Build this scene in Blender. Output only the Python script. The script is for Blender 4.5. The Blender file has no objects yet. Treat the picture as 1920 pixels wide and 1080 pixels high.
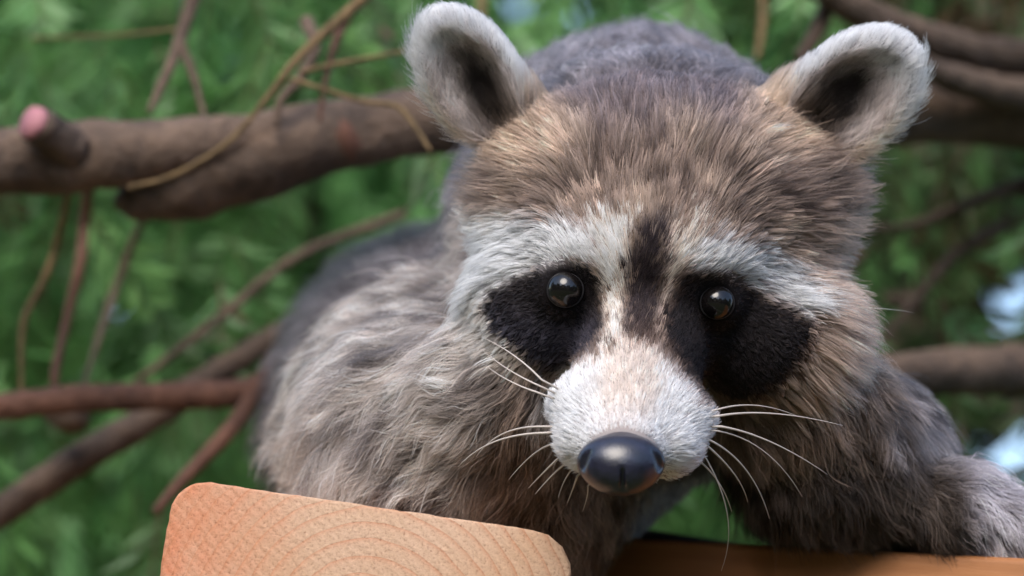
import bpy, math
import numpy as np
from mathutils import Matrix, Vector, kdtree

rng = np.random.default_rng(7)
R_ = math.radians

# ------------------------------------------------------------------ camera, sky, sun, exposure
S = 0.000185                 # metres per unit: one unit is the width of a photo pixel at the raccoon's eyes
DIST = 1.6                   # metres from the camera to the raccoon's eyes
D = DIST / S
PITCH, ROLL = R_(12), R_(8.5)
sp, cp, sr, cr = math.sin(PITCH), math.cos(PITCH), math.sin(ROLL), math.cos(ROLL)
AX_R = np.array([cr, 0, -sr])                       # world axes written in the view frame (right, away, up)
AX_H = np.array([-sp * sr, cp, -sp * cr])
AX_U = np.array([cp * sr, sp, cp * cr])
RW = np.stack([AX_R, AX_H, AX_U])
CAM = np.array([0, 0, 1.6])

def W(v):                    # view-frame units -> world metres
    v = np.asarray(v, float)
    return CAM + ((v + np.array([0, D, 0])) * S) @ RW.T

def C(px, py, y):            # direction of a photo pixel at a chosen depth -> view-frame units
    k = (D + y) / D
    return np.array([(px - 960) * k, y, (540 - py) * k])

def PX(v):                   # view-frame units -> photo pixel
    k = D / (D + v[..., 1])
    return 960 + v[..., 0] * k, 540 - v[..., 2] * k

scene = bpy.context.scene
col = scene.collection
cam_data = bpy.data.cameras.new('camera')
cam = bpy.data.objects.new('camera', cam_data)
col.objects.link(cam)
cam_data.sensor_width = 36
cam_data.lens = 36 * DIST / (1920 * S)
cam_data.clip_start = 0.05
cam_data.clip_end = 300
right, fwd, up = RW @ np.array([1, 0, 0]), RW @ np.array([0, 1, 0]), RW @ np.array([0, 0, 1])
cam.matrix_world = Matrix(((right[0], up[0], -fwd[0], CAM[0]), (right[1], up[1], -fwd[1], CAM[1]),
                           (right[2], up[2], -fwd[2], CAM[2]), (0, 0, 0, 1)))
cam_data.dof.use_dof = True
cam_data.dof.focus_distance = DIST - 0.012
cam_data.dof.aperture_fstop = cam_data.lens / 22.0
cam_data.dof.aperture_blades = 0
scene.camera = cam

SUN_DIR = np.array([-0.36, -0.72, 0.78])
SUN_DIR = SUN_DIR / np.linalg.norm(SUN_DIR)
world = bpy.data.worlds.new('World')
scene.world = world
world.use_nodes = True
wn = world.node_tree
wn.nodes.clear()
sky = wn.nodes.new('ShaderNodeTexSky')
sky.sky_type = 'NISHITA'
sky.sun_disc = False
sky.sun_elevation = math.asin(SUN_DIR[2])
sky.sun_rotation = math.atan2(SUN_DIR[0], SUN_DIR[1])
sky.air_density, sky.dust_density, sky.ozone_density = 1.0, 1.5, 1.0
bg = wn.nodes.new('ShaderNodeBackground')
bg.inputs['Strength'].default_value = 0.15
wo = wn.nodes.new('ShaderNodeOutputWorld')
wn.links.new(sky.outputs[0], bg.inputs[0])
wn.links.new(bg.outputs[0], wo.inputs[0])

sun_data = bpy.data.lights.new('sun', 'SUN')
sun_data.energy = 1.25
sun_data.angle = R_(40)
sun_data.color = (1.0, 0.93, 0.84)
sun = bpy.data.objects.new('sun', sun_data)
col.objects.link(sun)
sun.rotation_euler = Vector(SUN_DIR).to_track_quat('Z', 'Y').to_euler()
sun.location = (0, 0, 6)

scene.view_settings.view_transform = 'Standard'
scene.view_settings.look = 'None'
scene.view_settings.gamma = 1
scene.view_settings.exposure = 1.28
scene.render.engine = 'CYCLES'
scene.cycles.use_denoising = True
scene.cycles.max_bounces = 5
scene.cycles.use_adaptive_sampling = True
scene.cycles.adaptive_threshold = 0.02
scene.cycles.diffuse_bounces = 3
scene.cycles.transmission_bounces = 6
scene.cycles_curves.shape = 'RIBBONS'
scene.cycles_curves.subdivisions = 2

# ------------------------------------------------------------------ helpers
def lin(r, g, b):
    c = np.array([r, g, b], float) / 255
    return np.where(c <= 0.04045, c / 12.92, ((c + 0.055) / 1.055) ** 2.4)

def sstep(a, b, x):
    t = np.clip((x - a) / (b - a), 0, 1)
    return t * t * (3 - 2 * t)

LAT = np.random.default_rng(3).random((32, 32, 32)).astype(np.float32)
NROT = np.linalg.qr(np.random.default_rng(9).normal(size=(3, 3)))[0].astype(np.float32)
def noise(p, scale, seed=0):                # smooth value noise 0..1
    q = (np.asarray(p, np.float32) @ NROT) / scale + seed * 7.31
    i = np.floor(q).astype(int)
    f = q - i
    f = f * f * (3 - 2 * f)
    out = 0
    for dx in (0, 1):
        for dy in (0, 1):
            for dz in (0, 1):
                w = (f[..., 0] if dx else 1 - f[..., 0]) * (f[..., 1] if dy else 1 - f[..., 1]) * (f[..., 2] if dz else 1 - f[..., 2])
                out = out + w * LAT[(i[..., 0] + dx) % 32, (i[..., 1] + dy) % 32, (i[..., 2] + dz) % 32]
    return out

def nrm(v):
    return v / np.maximum(np.linalg.norm(v, axis=-1, keepdims=True), 1e-9)

def mesh_obj(name, verts_w, faces, mat, parent=None, smooth=True):
    top = parent
    while top is not None and top.parent is not None:
        top = top.parent
    base = np.array(top['base']) if top is not None and 'base' in top else np.zeros(3)
    me = bpy.data.meshes.new(name)
    me.from_pydata((np.asarray(verts_w) - base).tolist(), [], faces if isinstance(faces, list) else faces.tolist())
    for m in (mat if isinstance(mat, list) else [mat]):
        me.materials.append(m)
    if smooth:
        me.polygons.foreach_set('use_smooth', np.ones(len(me.polygons), bool))
    me.update()
    o = bpy.data.objects.new(name, me)
    col.objects.link(o)
    o.parent = parent
    return o

def root(name, loc, label, cat, group=None):
    o = bpy.data.objects.new(name, None)
    o.location = loc
    o['base'] = [float(x) for x in loc]
    o['label'] = label
    o['category'] = cat
    if group:
        o['group'] = group
    o.empty_display_size = 0.05
    col.objects.link(o)
    return o

class NT:
    def __init__(s, name):
        s.mat = bpy.data.materials.new(name)
        s.mat.use_nodes = True
        s.t = s.mat.node_tree
        s.t.nodes.clear()
        s.out = s.t.nodes.new('ShaderNodeOutputMaterial')
    def n(s, kind, **kw):
        nd = s.t.nodes.new(kind)
        for k, v in kw.items():
            if k.startswith('i_'):
                nd.inputs[k[2:].replace('_', ' ')].default_value = v
            else:
                setattr(nd, k, v)
        return nd
    def l(s, a, b):
        s.t.links.new(a, b)
    def ramp(s, fac, stops):
        r = s.n('ShaderNodeValToRGB')
        cr_ = r.color_ramp
        while len(cr_.elements) < len(stops):
            cr_.elements.new(0.5)
        for e, (p, c) in zip(cr_.elements, stops):
            e.position = p
            e.color = (*c, 1)
        s.l(fac, r.inputs[0])
        return r.outputs[0]
    def math(s, op, a, b=None, clamp=False):
        m = s.n('ShaderNodeMath', operation=op, use_clamp=clamp)
        for i, x in enumerate((a, b)):
            if x is None:
                continue
            if isinstance(x, (int, float)):
                m.inputs[i].default_value = x
            else:
                s.l(x, m.inputs[i])
        return m.outputs[0]
    def noise(s, vec, scale, detail=4, rough=0.55):
        nd = s.n('ShaderNodeTexNoise')
        nd.inputs['Scale'].default_value = scale
        nd.inputs['Detail'].default_value = detail
        nd.inputs['Roughness'].default_value = rough
        s.l(vec, nd.inputs['Vector'])
        return nd.outputs[0]
    def bump(s, h, strength, dist):
        b = s.n('ShaderNodeBump')
        b.inputs['Strength'].default_value = strength
        b.inputs['Distance'].default_value = dist
        s.l(h, b.inputs['Height'])
        return b.outputs[0]
    def principled(s, color=None, rough=0.6, normal=None, **kw):
        p = s.n('ShaderNodeBsdfPrincipled')
        if color is not None:
            if isinstance(color, (tuple, list, np.ndarray)):
                p.inputs['Base Color'].default_value = (*[float(x) for x in color], 1)
            else:
                s.l(color, p.inputs['Base Color'])
        if isinstance(rough, (int, float)):
            p.inputs['Roughness'].default_value = rough
        else:
            s.l(rough, p.inputs['Roughness'])
        if normal is not None:
            s.l(normal, p.inputs['Normal'])
        for k, v in kw.items():
            p.inputs[k.replace('_', ' ')].default_value = v
        s.l(p.outputs[0], s.out.inputs[0])
        return p

# ------------------------------------------------------------------ materials
def m_bark(name, dark, light, scale=60):
    t = NT(name)
    geo = t.n('ShaderNodeTexCoord')
    mp = t.n('ShaderNodeMapping')
    t.l(geo.outputs['Object'], mp.inputs[0])
    n1 = t.noise(mp.outputs[0], scale, 5, 0.65)
    n2 = t.noise(mp.outputs[0], scale * 5, 4, 0.6)
    s_ = t.math('ADD', t.math('MULTIPLY', n1, 0.7), t.math('MULTIPLY', n2, 0.3))
    c = t.ramp(s_, [(0.32, dark), (0.5, tuple((np.array(dark) + np.array(light)) / 2)), (0.66, light)])
    t.principled(c, 0.85, t.bump(s_, 1.0, 0.008))
    return t.mat

def m_leaf(name, stops):
    t = NT(name)
    a = t.n('ShaderNodeAttribute', attribute_name='tint')
    c = t.ramp(a.outputs['Fac'], stops)
    p = t.n('ShaderNodeBsdfPrincipled')
    p.inputs['Roughness'].default_value = 0.5
    t.l(c, p.inputs['Base Color'])
    tr = t.n('ShaderNodeBsdfTranslucent')
    t.l(c, tr.inputs[0])
    mx = t.n('ShaderNodeMixShader')
    mx.inputs[0].default_value = 0.3
    t.l(p.outputs[0], mx.inputs[1])
    t.l(tr.outputs[0], mx.inputs[2])
    t.l(mx.outputs[0], t.out.inputs[0])
    return t.mat

def m_wood_end(name):
    t = NT(name)
    tc = t.n('ShaderNodeTexCoord')
    sep = t.n('ShaderNodeSeparateXYZ')
    o = tc.outputs['Object']                       # metres; y runs along the timber, pith at (0, 0)
    wob = t.n('ShaderNodeTexNoise')
    wob.inputs['Scale'].default_value = 22
    wob.inputs['Detail'].default_value = 3
    t.l(o, wob.inputs['Vector'])
    sub = t.n('ShaderNodeVectorMath', operation='SUBTRACT')
    t.l(wob.outputs['Color'], sub.inputs[0])
    sub.inputs[1].default_value = (0.5, 0.5, 0.5)
    scl = t.n('ShaderNodeVectorMath', operation='SCALE')
    scl.inputs['Scale'].default_value = 0.010
    t.l(sub.outputs[0], scl.inputs[0])
    add = t.n('ShaderNodeVectorMath', operation='ADD')
    t.l(o, add.inputs[0]); t.l(scl.outputs[0], add.inputs[1])
    t.l(add.outputs[0], sep.inputs[0])
    x, z = sep.outputs[0], sep.outputs[2]
    r = t.math('SQRT', t.math('ADD', t.math('MULTIPLY', x, x), t.math('MULTIPLY', z, z)))
    rr = t.math('POWER', t.math('MULTIPLY', r, 10.0), 1.25)       # rings tighten outwards
    saw = t.math('FRACT', t.math('MULTIPLY', rr, 18.0))
    line = t.math('POWER', saw, 5.0)
    fine = t.noise(o, 900, 3, 0.7)
    mid = t.noise(o, 120, 4, 0.6)
    big = t.noise(o, 14, 2, 0.5)
    base = t.ramp(big, [(0.3, tuple(lin(190, 152, 120))), (0.5, tuple(lin(196, 162, 134))), (0.72, tuple(lin(202, 170, 146)))])
    # reddish weathered corner
    edge = t.n('ShaderNodeSeparateXYZ')
    t.l(o, edge.inputs[0])
    red = t.math('MULTIPLY', t.math('ADD', t.math('MULTIPLY', edge.outputs[0], -22.0), -0.55), 1.0, True)
    mx0 = t.n('ShaderNodeMix', data_type='RGBA')
    t.l(t.math('MULTIPLY', red, mid), mx0.inputs[0])
    t.l(base, mx0.inputs[6]); mx0.inputs[7].default_value = (*lin(196, 105, 62), 1)
    mx = t.n('ShaderNodeMix', data_type='RGBA')
    t.l(t.math('MULTIPLY', line, t.math('ADD', t.math('MULTIPLY', mid, 0.9), 0.15)), mx.inputs[0])
    t.l(mx0.outputs[2], mx.inputs[6]); mx.inputs[7].default_value = (*lin(176, 112, 74), 1)
    mx2 = t.n('ShaderNodeMix', data_type='RGBA', blend_type='MULTIPLY')
    mx2.inputs[0].default_value = 1
    t.l(mx.outputs[2], mx2.inputs[6])
    t.l(t.ramp(fine, [(0.30, (0.55, 0.47, 0.42)), (0.45, (0.92, 0.92, 0.92)), (0.62, (1.0, 1.0, 1.0)), (0.75, (1.25, 1.25, 1.25))]), mx2.inputs[7])
    # faint diagonal saw marks
    wv = t.n('ShaderNodeTexWave', wave_type='BANDS', bands_direction='DIAGONAL')
    wv.inputs['Scale'].default_value = 130
    wv.inputs['Distortion'].default_value = 5
    wv.inputs['Detail'].default_value = 3
    t.l(o, wv.inputs['Vector'])
    h = t.math('ADD', t.math('MULTIPLY', line, -0.5), t.math('ADD', t.math('MULTIPLY', fine, 0.7), t.math('MULTIPLY', wv.outputs['Fac'], 0.35)))
    t.principled(mx2.outputs[2], 0.7, t.bump(h, 0.6, 0.0008), Specular_IOR_Level=0.3)
    return t.mat

def m_plank(name, a, b):
    t = NT(name)
    tc = t.n('ShaderNodeTexCoord')
    mp = t.n('ShaderNodeMapping')
    mp.inputs['Scale'].default_value = (1, 0.08, 1)
    t.l(tc.outputs['Object'], mp.inputs[0])
    n1 = t.noise(mp.outputs[0], 90, 5, 0.6)
    n2 = t.noise(tc.outputs['Object'], 9, 2, 0.5)
    f = t.math('ADD', t.math('MULTIPLY', n1, 0.6), t.math('MULTIPLY', n2, 0.4))
    t.principled(t.ramp(f, [(0.35, a), (0.65, b)]), 0.6, t.bump(n1, 0.4, 0.002))
    return t.mat

def m_fur():
    t = NT('raccoon_fur')
    a = t.n('ShaderNodeAttribute', attribute_name='fcol')
    h = t.n('ShaderNodeBsdfHairPrincipled', model='CHIANG', parametrization='COLOR')
    h.inputs['Roughness'].default_value = 0.5
    h.inputs['Radial Roughness'].default_value = 0.55
    h.inputs['IOR'].default_value = 1.32
    t.l(a.outputs['Color'], h.inputs['Color'])
    df = t.n('ShaderNodeBsdfDiffuse')
    t.l(a.outputs['Color'], df.inputs['Color'])
    mx = t.n('ShaderNodeMixShader')
    mx.inputs[0].default_value = 0.5
    t.l(h.outputs[0], mx.inputs[1])
    t.l(df.outputs[0], mx.inputs[2])
    t.l(mx.outputs[0], t.out.inputs[0])
    return t.mat

def m_skin():
    t = NT('raccoon_skin')
    a = t.n('ShaderNodeAttribute', attribute_name='scol')
    t.principled(a.outputs['Color'], 0.8, Specular_IOR_Level=0.15)
    return t.mat

def m_nose():
    t = NT('nose_leather')
    tc = t.n('ShaderNodeTexCoord')
    v = t.n('ShaderNodeTexVoronoi')
    v.inputs['Scale'].default_value = 1500
    t.l(tc.outputs['Object'], v.inputs['Vector'])
    n = t.noise(tc.outputs['Object'], 300, 3)
    c = t.ramp(n, [(0.3, tuple(lin(22, 22, 32))), (0.7, tuple(lin(36, 36, 52)))])
    t.principled(c, 0.3, t.bump(v.outputs['Distance'], 0.12, 0.0003), Specular_IOR_Level=0.7)
    return t.mat

def m_simple(name, c, rough, **kw):
    t = NT(name)
    tc = t.n('ShaderNodeTexCoord')
    n = t.noise(tc.outputs['Object'], 200, 3)
    t.principled(t.ramp(n, [(0.3, tuple(np.array(c) * 0.8)), (0.7, tuple(np.array(c) * 1.15))]), rough, **kw)
    return t.mat

# ------------------------------------------------------------------ the setting
def build_ground():
    n = 60
    xs = np.linspace(-1, 1, n)
    g = np.sign(xs) * np.abs(xs) ** 2.2 * 120
    X, Y = np.meshgrid(g, g, indexing='ij')
    Z = (noise(np.stack([X, Y, X * 0], -1), 1.7) - 0.5) * 0.08
    v = np.stack([X, Y, Z], -1).reshape(-1, 3)
    i = np.arange((n - 1) * (n - 1))
    a = (i // (n - 1)) * n + i % (n - 1)
    f = np.stack([a, a + n, a + n + 1, a + 1], 1)
    t = NT('forest_soil')
    tc = t.n('ShaderNodeTexCoord')
    n1 = t.noise(tc.outputs['Object'], 3, 6, 0.65)
    t.principled(t.ramp(n1, [(0.35, (0.06, 0.05, 0.03)), (0.5, (0.07, 0.08, 0.03)), (0.68, (0.11, 0.13, 0.05))]), 0.9, t.bump(n1, 0.6, 0.05))
    o = mesh_obj('ground', v, f, t.mat)
    o['kind'] = 'structure'
build_ground()

def box_profile(name, prof, y0, y1, mat, M, label=None, cat=None, bevel=0.0015, segs=1):
    # prof: closed 2D outline (x, z) in metres, extruded along local y; M: 4x4 placement
    import bmesh
    bm = bmesh.new()
    n = len(prof)
    a = [bm.verts.new((x, y0, z)) for x, z in prof]
    b = [bm.verts.new((x, y1, z)) for x, z in prof]
    f0 = bm.faces.new(a)
    f1 = bm.faces.new(b[::-1])
    for i in range(n):
        bm.faces.new((a[(i + 1) % n], a[i], b[i], b[(i + 1) % n]))
    bm.normal_update()
    if bevel:
        bmesh.ops.bevel(bm, geom=list(f0.edges) + list(f1.edges), offset=bevel, segments=3, affect='EDGES', profile=0.5)
    bmesh.ops.recalc_face_normals(bm, faces=bm.faces)
    me = bpy.data.meshes.new(name)
    bm.to_mesh(me)
    bm.free()
    me.materials.append(mat)
    o = bpy.data.objects.new(name, me)
    o.matrix_world = M
    col.objects.link(o)
    for p in me.polygons:
        p.use_smooth = len(p.vertices) == 4
    try:
        me.set_sharp_from_angle(angle=R_(40))
    except Exception:
        pass
    if label:
        o['label'] = label
        o['category'] = cat
        o['kind'] = 'thing'
    return o

def rounded_rect(x0, x1, z0, z1, rads, wob=0.0, step=0.003):
    pts = []
    cs = [(x1, z1, rads[1], 0), (x0, z1, rads[0], 90), (x0, z0, rads[2], 180), (x1, z0, rads[3], 270)]
    for cx, cz, r, a0 in cs:
        sx = -1 if a0 in (0, 270) else 1
        sz = -1 if a0 in (0, 90) else 1
        for k in range(9):
            a = R_(a0 + k * 90 / 8)
            pts.append((cx + sx * r + r * math.cos(a), cz + sz * r + r * math.sin(a)))
    # refill the straight runs so that the edge can be a little uneven
    out = []
    for i, p in enumerate(pts):
        q = pts[(i + 1) % len(pts)]
        d = math.dist(p, q)
        m = max(1, int(d / step))
        for k in range(m):
            out.append((p[0] + (q[0] - p[0]) * k / m, p[1] + (q[1] - p[1]) * k / m))
    if wob:
        r = np.random.default_rng(5)
        out = [(x + r.normal(0, wob), z + r.normal(0, wob)) for x, z in out]
    return out

def place(origin_v, yaw=0.0, tilt=0.0):
    o = W(origin_v)
    return Matrix.Translation(Vector(o)) @ Matrix.Rotation(yaw, 4, 'Z') @ Matrix.Rotation(tilt, 4, 'X')

# timber: its pith sits below the frame, its end faces the camera
shade_strip = box_profile('shadow_board', rounded_rect(-0.02, 0.02, -0.09, 0.0, (0.004,) * 4, 0, 0.05), -0.03, 0.5,  # dark board added to stand in for the black shadow above the plank
                   m_plank('shadow_dark', tuple(lin(40, 32, 24)), tuple(lin(66, 52, 40))), place(C(1200, 1004, 900), R_(-90)),
                   'dark board added for the black shadow behind the orange-brown plank', 'board', 0.001)
PITH = C(688, 1205, -60)
tm = box_profile('timber_beam', rounded_rect(-0.0745, 0.0665, -0.098, 0.0475, (0.0125, 0.0160, 0.012, 0.012), 0.00015),
                 0.0, 1.5, m_wood_end('sawn_timber'), place(PITH, R_(-1.0)),
                 'pale pinkish sawn timber with growth rings on its end under the raccoon', 'timber', 0.0012)

pk = box_profile('rail_plank', rounded_rect(-0.019, 0.019, -0.14, 0.0, (0.003, 0.003, 0.003, 0.003), 0, 0.05),
                 -0.42, 0.2, m_plank('stained_plank', tuple(lin(138, 88, 50)), tuple(lin(172, 116, 70))),
                 place(C(1600, 1046, 430), R_(58)), 'smooth orange-brown plank under the raccoon\'s outstretched arm', 'plank', 0.001)

# ------------------------------------------------------------------ the raccoon: one skin surface from smoothly joined volumes
def d_ell(p, c, r):
    q = p - np.asarray(c, np.float32)
    r = np.asarray(r, np.float32)
    k0 = np.linalg.norm(q / r, axis=-1)
    k1 = np.linalg.norm(q / (r * r), axis=-1)
    return k0 * (k0 - 1) / np.maximum(k1, 1e-6)

def d_cone(p, a, b, ra, rb):
    a = np.asarray(a, np.float32); b = np.asarray(b, np.float32)
    ab = b - a
    t = np.clip(((p - a) @ ab) / float(ab @ ab), 0, 1)
    q = p - a - t[..., None] * ab
    return np.linalg.norm(q, axis=-1) - (ra + (rb - ra) * t)

def smin(a, b, k):
    h = np.clip(0.5 + 0.5 * (b - a) / k, 0, 1)
    return b + (a - b) * h - k * h * (1 - h)

def smax(a, b, k):
    return -smin(-a, -b, k)

NOSE = C(1165, 868, -335)
EYES = [(C(1060, 543, 2), 37.0), (C(1344, 567, 10), 35.0)]

class Ear:
    def __init__(s, base, tip, b, face, depth, inw, shift):
        s.inw, s.shift = inw, shift
        s.base, s.len = base, np.linalg.norm(tip - base)
        s.a = nrm(tip - base)
        c = np.array(face, float)
        s.c = nrm(c - s.a * (c @ s.a))
        s.b = np.cross(s.a, s.c)
        s.bw = b
        s.cen = base + s.a * s.len * 0.47
        s.depth = depth
    def local(s, p):
        q = p - s.cen
        return np.stack([q @ s.a, q @ s.b, q @ s.c], -1)
    def inner(s, l):
        return d_ell(l, (-s.len * 0.13, s.shift * s.bw, s.depth * 1.0), (s.len * 0.60, s.bw * s.inw, s.depth * 1.12))
    def sdf(s, p):
        l = s.local(p)
        o = d_ell(l, (0, 0, 0), (s.len * 0.56, s.bw, s.depth))
        return smax(o, -s.inner(l), 14)

EAR_A = Ear(C(944, 240, 250), C(812, 26, 215), 92, (-0.25, -1, 0.1), 60, 0.86, 0.0)
EAR_B = Ear(C(1512, 250, 250), C(1706, 82, 215), 104, (0.15, -1, 0.0), 64, 0.86, 0.0)

def sd_head(p):
    d = d_ell(p, C(1236, 395, 270), (350, 270, 255))
    d = smin(d, d_ell(p, C(1213, 470, 95), (225, 150, 130)), 70)
    d = smin(d, d_cone(p, C(1205, 640, 70), C(1169, 838, -240), 132, 74), 60)
    d = smin(d, d_ell(p, C(1104, 762, -90), (76, 105, 62)), 45)
    d = smin(d, d_ell(p, C(1264, 782, -90), (76, 105, 62)), 45)
    d = smin(d, d_ell(p, C(1108, 820, -160), (64, 85, 58)), 35)
    d = smin(d, d_ell(p, C(1250, 836, -160), (64, 85, 56)), 35)
    d = smin(d, d_ell(p, C(1185, 858, -20), (68, 110, 46)), 40)
    d = smin(d, d_ell(p, C(1000, 590, 170), (120, 140, 150)), 70)
    d = smin(d, d_ell(p, C(1450, 630, 180), (140, 150, 150)), 70)
    for e, r in EYES:
        d = smin(d, d_ell(p, e + np.array([0, 34, 4]), (r * 1.55, r * 1.3, r * 1.45)), 24)
        d = smax(d, -d_ell(p, e + np.array([0, -16, -2]), (r * 0.98, r * 0.95, r * 0.92)), 6)
    return d

def sd_ears(p):
    d = np.minimum(EAR_A.sdf(p), EAR_B.sdf(p))
    r = np.minimum(d_cone(p, C(1000, 235, 300), C(955, 150, 262), 62, 26), d_cone(p, C(1450, 225, 300), C(1530, 140, 262), 62, 28))
    return smin(d, r, 30)

HB = AX_H
def back(c, t):
    return c + HB * t
def sd_body(p):
    d = d_cone(p, C(1200, 560, 380), C(1150, 700, 780), 235, 240)
    d = smin(d, d_ell(p, C(905, 815, 780), (385, 520, 330)), 90)
    d = smin(d, d_ell(p, C(1195, 480, 980), (372, 600, 455)), 110)
    d = smin(d, d_ell(p, C(1228, 315, 560), (285, 290, 212)), 90)
    d = smin(d, d_ell(p, C(790, 830, 380), (205, 240, 215)), 90)
    d = smin(d, d_ell(p, C(990, 905, 480), (180, 230, 240)), 90)
    d = smin(d, d_ell(p, C(915, 735, 230), (150, 150, 130)), 80)
    d = smin(d, d_ell(p, C(1500, 760, 300), (150, 160, 105)), 80)
    rear = back(C(870, 640, 1050), 900)
    d = smin(d, d_ell(p, rear, (420, 700, 430)), 160)
    d = smin(d, d_cone(p, back(rear, 450), back(rear, 1900) + np.array([150, 0, -120]), 160, 70), 120)
    d = smin(d, d_cone(p, C(730, 880, 420), C(700, 1000, 330), 150, 100), 60)
    return d

ARM = [C(1570, 848, 460), C(1800, 966, 290), C(2010, 1016, 200)]
def sd_arm(p):
    d = d_ell(p, ARM[0], (185, 260, 150))
    d = smin(d, d_cone(p, C(1560, 875, 420), ARM[1], 112, 76), 60)
    d = smin(d, d_cone(p, ARM[1], ARM[2], 76, 58), 40)
    d = smin(d, d_ell(p, ARM[2] + np.array([55, -20, -8]), (85, 62, 45)), 30)
    for k in range(5):
        b = ARM[2] + np.array([95, -70 + 26 * k - (k == 0) * 6, -10])
        m = b + np.array([62 - (k == 0) * 26, -14 + 6 * k - (k == 0) * 18, 4])
        e = m + np.array([50 - 14 * (k in (0, 4)), -6 + 3 * k, -42])
        d = smin(d, d_cone(p, b, m, 20, 16), 10)
        d = smin(d, d_cone(p, m, e, 16, 9), 6)
    return d

def sd_all(p):
    d = smin(sd_head(p), sd_ears(p), 26)
    d = smin(d, sd_body(p), 60)
    return smin(d, sd_arm(p), 60)

def graded(lo, hi, fine0, fine1, f, c):
    out = [fine0]
    while out[-1] < fine1:
        out.append(out[-1] + f)
    s = f
    while out[-1] < hi:
        s = min(s * 1.12, c)
        out.append(out[-1] + s)
    left = [fine0]
    s = f
    while left[-1] > lo:
        s = min(s * 1.12, c)
        left.append(left[-1] - s)
    return np.array(left[:0:-1] + out, np.float32)

def surface_nets(fn, xs, ys, zs):
    nx, ny, nz = len(xs), len(ys), len(zs)
    F = np.empty((nx, ny, nz), np.float32)
    B = 8
    bl = []
    for i in range(0, nx, B):
        for j in range(0, ny, B):
            for k in range(0, nz, B):
                bl.append((i, j, k))
    bl = np.array(bl)
    lo = np.stack([g[bl[:, a]] for a, g in enumerate((xs, ys, zs))], 1)
    hi = np.stack([g[np.minimum(bl[:, a] + B, len(g) - 1)] for a, g in enumerate((xs, ys, zs))], 1)
    dc = fn(((lo + hi) / 2).astype(np.float32))
    near = np.abs(dc) < np.linalg.norm(hi - lo, axis=1) * 0.5 * 1.4 + 50
    for (i, j, k), d0, ok in zip(bl.tolist(), dc.tolist(), near.tolist()):
        if not ok:
            F[i:i + B, j:j + B, k:k + B] = d0
    todo = bl[near]
    for q in range(0, len(todo), 200):
        ps = []
        for i, j, k in todo[q:q + 200].tolist():
            X, Y, Z = np.meshgrid(xs[i:i + B], ys[j:j + B], zs[k:k + B], indexing='ij')
            ps.append(np.stack([X, Y, Z], -1).reshape(-1, 3))
        val = fn(np.concatenate(ps).astype(np.float32))
        o = 0
        for (i, j, k), p_ in zip(todo[q:q + 200].tolist(), ps):
            sh = F[i:i + B, j:j + B, k:k + B].shape
            F[i:i + B, j:j + B, k:k + B] = val[o:o + len(p_)].reshape(sh)
            o += len(p_)
    neg = F < 0
    cs = np.zeros((nx - 1, ny - 1, nz - 1), np.int8)
    for a in (0, 1):
        for b in (0, 1):
            for c in (0, 1):
                cs += neg[a:nx - 1 + a, b:ny - 1 + b, c:nz - 1 + c]
    act = (cs > 0) & (cs < 8)
    I = np.argwhere(act)
    idx = np.full(act.shape, -1, np.int64)
    idx[act] = np.arange(len(I))
    G = [xs, ys, zs]
    acc = np.zeros((len(I), 3)); cnt = np.zeros(len(I))
    for ax in range(3):
        o1, o2 = [k for k in range(3) if k != ax]
        for u in (0, 1):
            for v in (0, 1):
                A = I.copy(); A[:, o1] += u; A[:, o2] += v
                B = A.copy(); B[:, ax] += 1
                fa = F[tuple(A.T)]; fb = F[tuple(B.T)]
                m = (fa < 0) != (fb < 0)
                t = fa / np.where(m, fa - fb, 1)
                pos = np.stack([G[k][A[:, k]] for k in range(3)], 1).astype(float)
                pos[:, ax] += t * (G[ax][B[:, ax]] - G[ax][A[:, ax]])
                acc[m] += pos[m]; cnt[m] += 1
    V = acc / cnt[:, None]
    faces = []
    for ax in range(3):
        o1, o2 = (ax + 1) % 3, (ax + 2) % 3
        sl0 = [slice(None)] * 3; sl1 = [slice(None)] * 3
        sl0[ax] = slice(0, -1); sl1[ax] = slice(1, None)
        a = neg[tuple(sl0)]; b = neg[tuple(sl1)]
        E = np.argwhere(a != b)
        ok = (E[:, o1] > 0) & (E[:, o2] > 0) & (E[:, o1] < act.shape[o1]) & (E[:, o2] < act.shape[o2])
        E = E[ok]
        q = []
        for du, dv in ((1, 1), (0, 1), (0, 0), (1, 0)):
            c = E.copy(); c[:, o1] -= du; c[:, o2] -= dv
            q.append(idx[tuple(c.T)])
        q = np.stack(q, 1)
        flip = ~a[tuple(E.T)]
        q[flip] = q[flip][:, ::-1]
        faces.append(q)
    return V, np.concatenate(faces)

def grad(fn, p, e=2.0):
    g = np.empty(p.shape)
    for k in range(3):
        d = np.zeros(3, np.float32); d[k] = e
        g[..., k] = fn(p + d) - fn(p - d)
    return nrm(g)

# fur colours -------------------------------------------------------
def poly_sd(px, py, poly):                 # signed distance to a closed outline, negative inside
    P = np.array(poly, float)
    Q = np.roll(P, -1, 0)
    best = np.full(px.shape, 1e9)
    ins = np.zeros(px.shape, bool)
    for (x0, y0), (x1, y1) in zip(P, Q):
        ex, ey = x1 - x0, y1 - y0
        t = np.clip(((px - x0) * ex + (py - y0) * ey) / (ex * ex + ey * ey), 0, 1)
        best = np.minimum(best, (px - x0 - t * ex) ** 2 + (py - y0 - t * ey) ** 2)
        c = ((y0 <= py) & (y1 > py)) | ((y1 <= py) & (y0 > py))
        xi = x0 + (py - y0) * ex / (ey if ey else 1e-9)
        ins ^= c & (px < xi)
    return np.where(ins, -1, 1) * np.sqrt(best)

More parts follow.
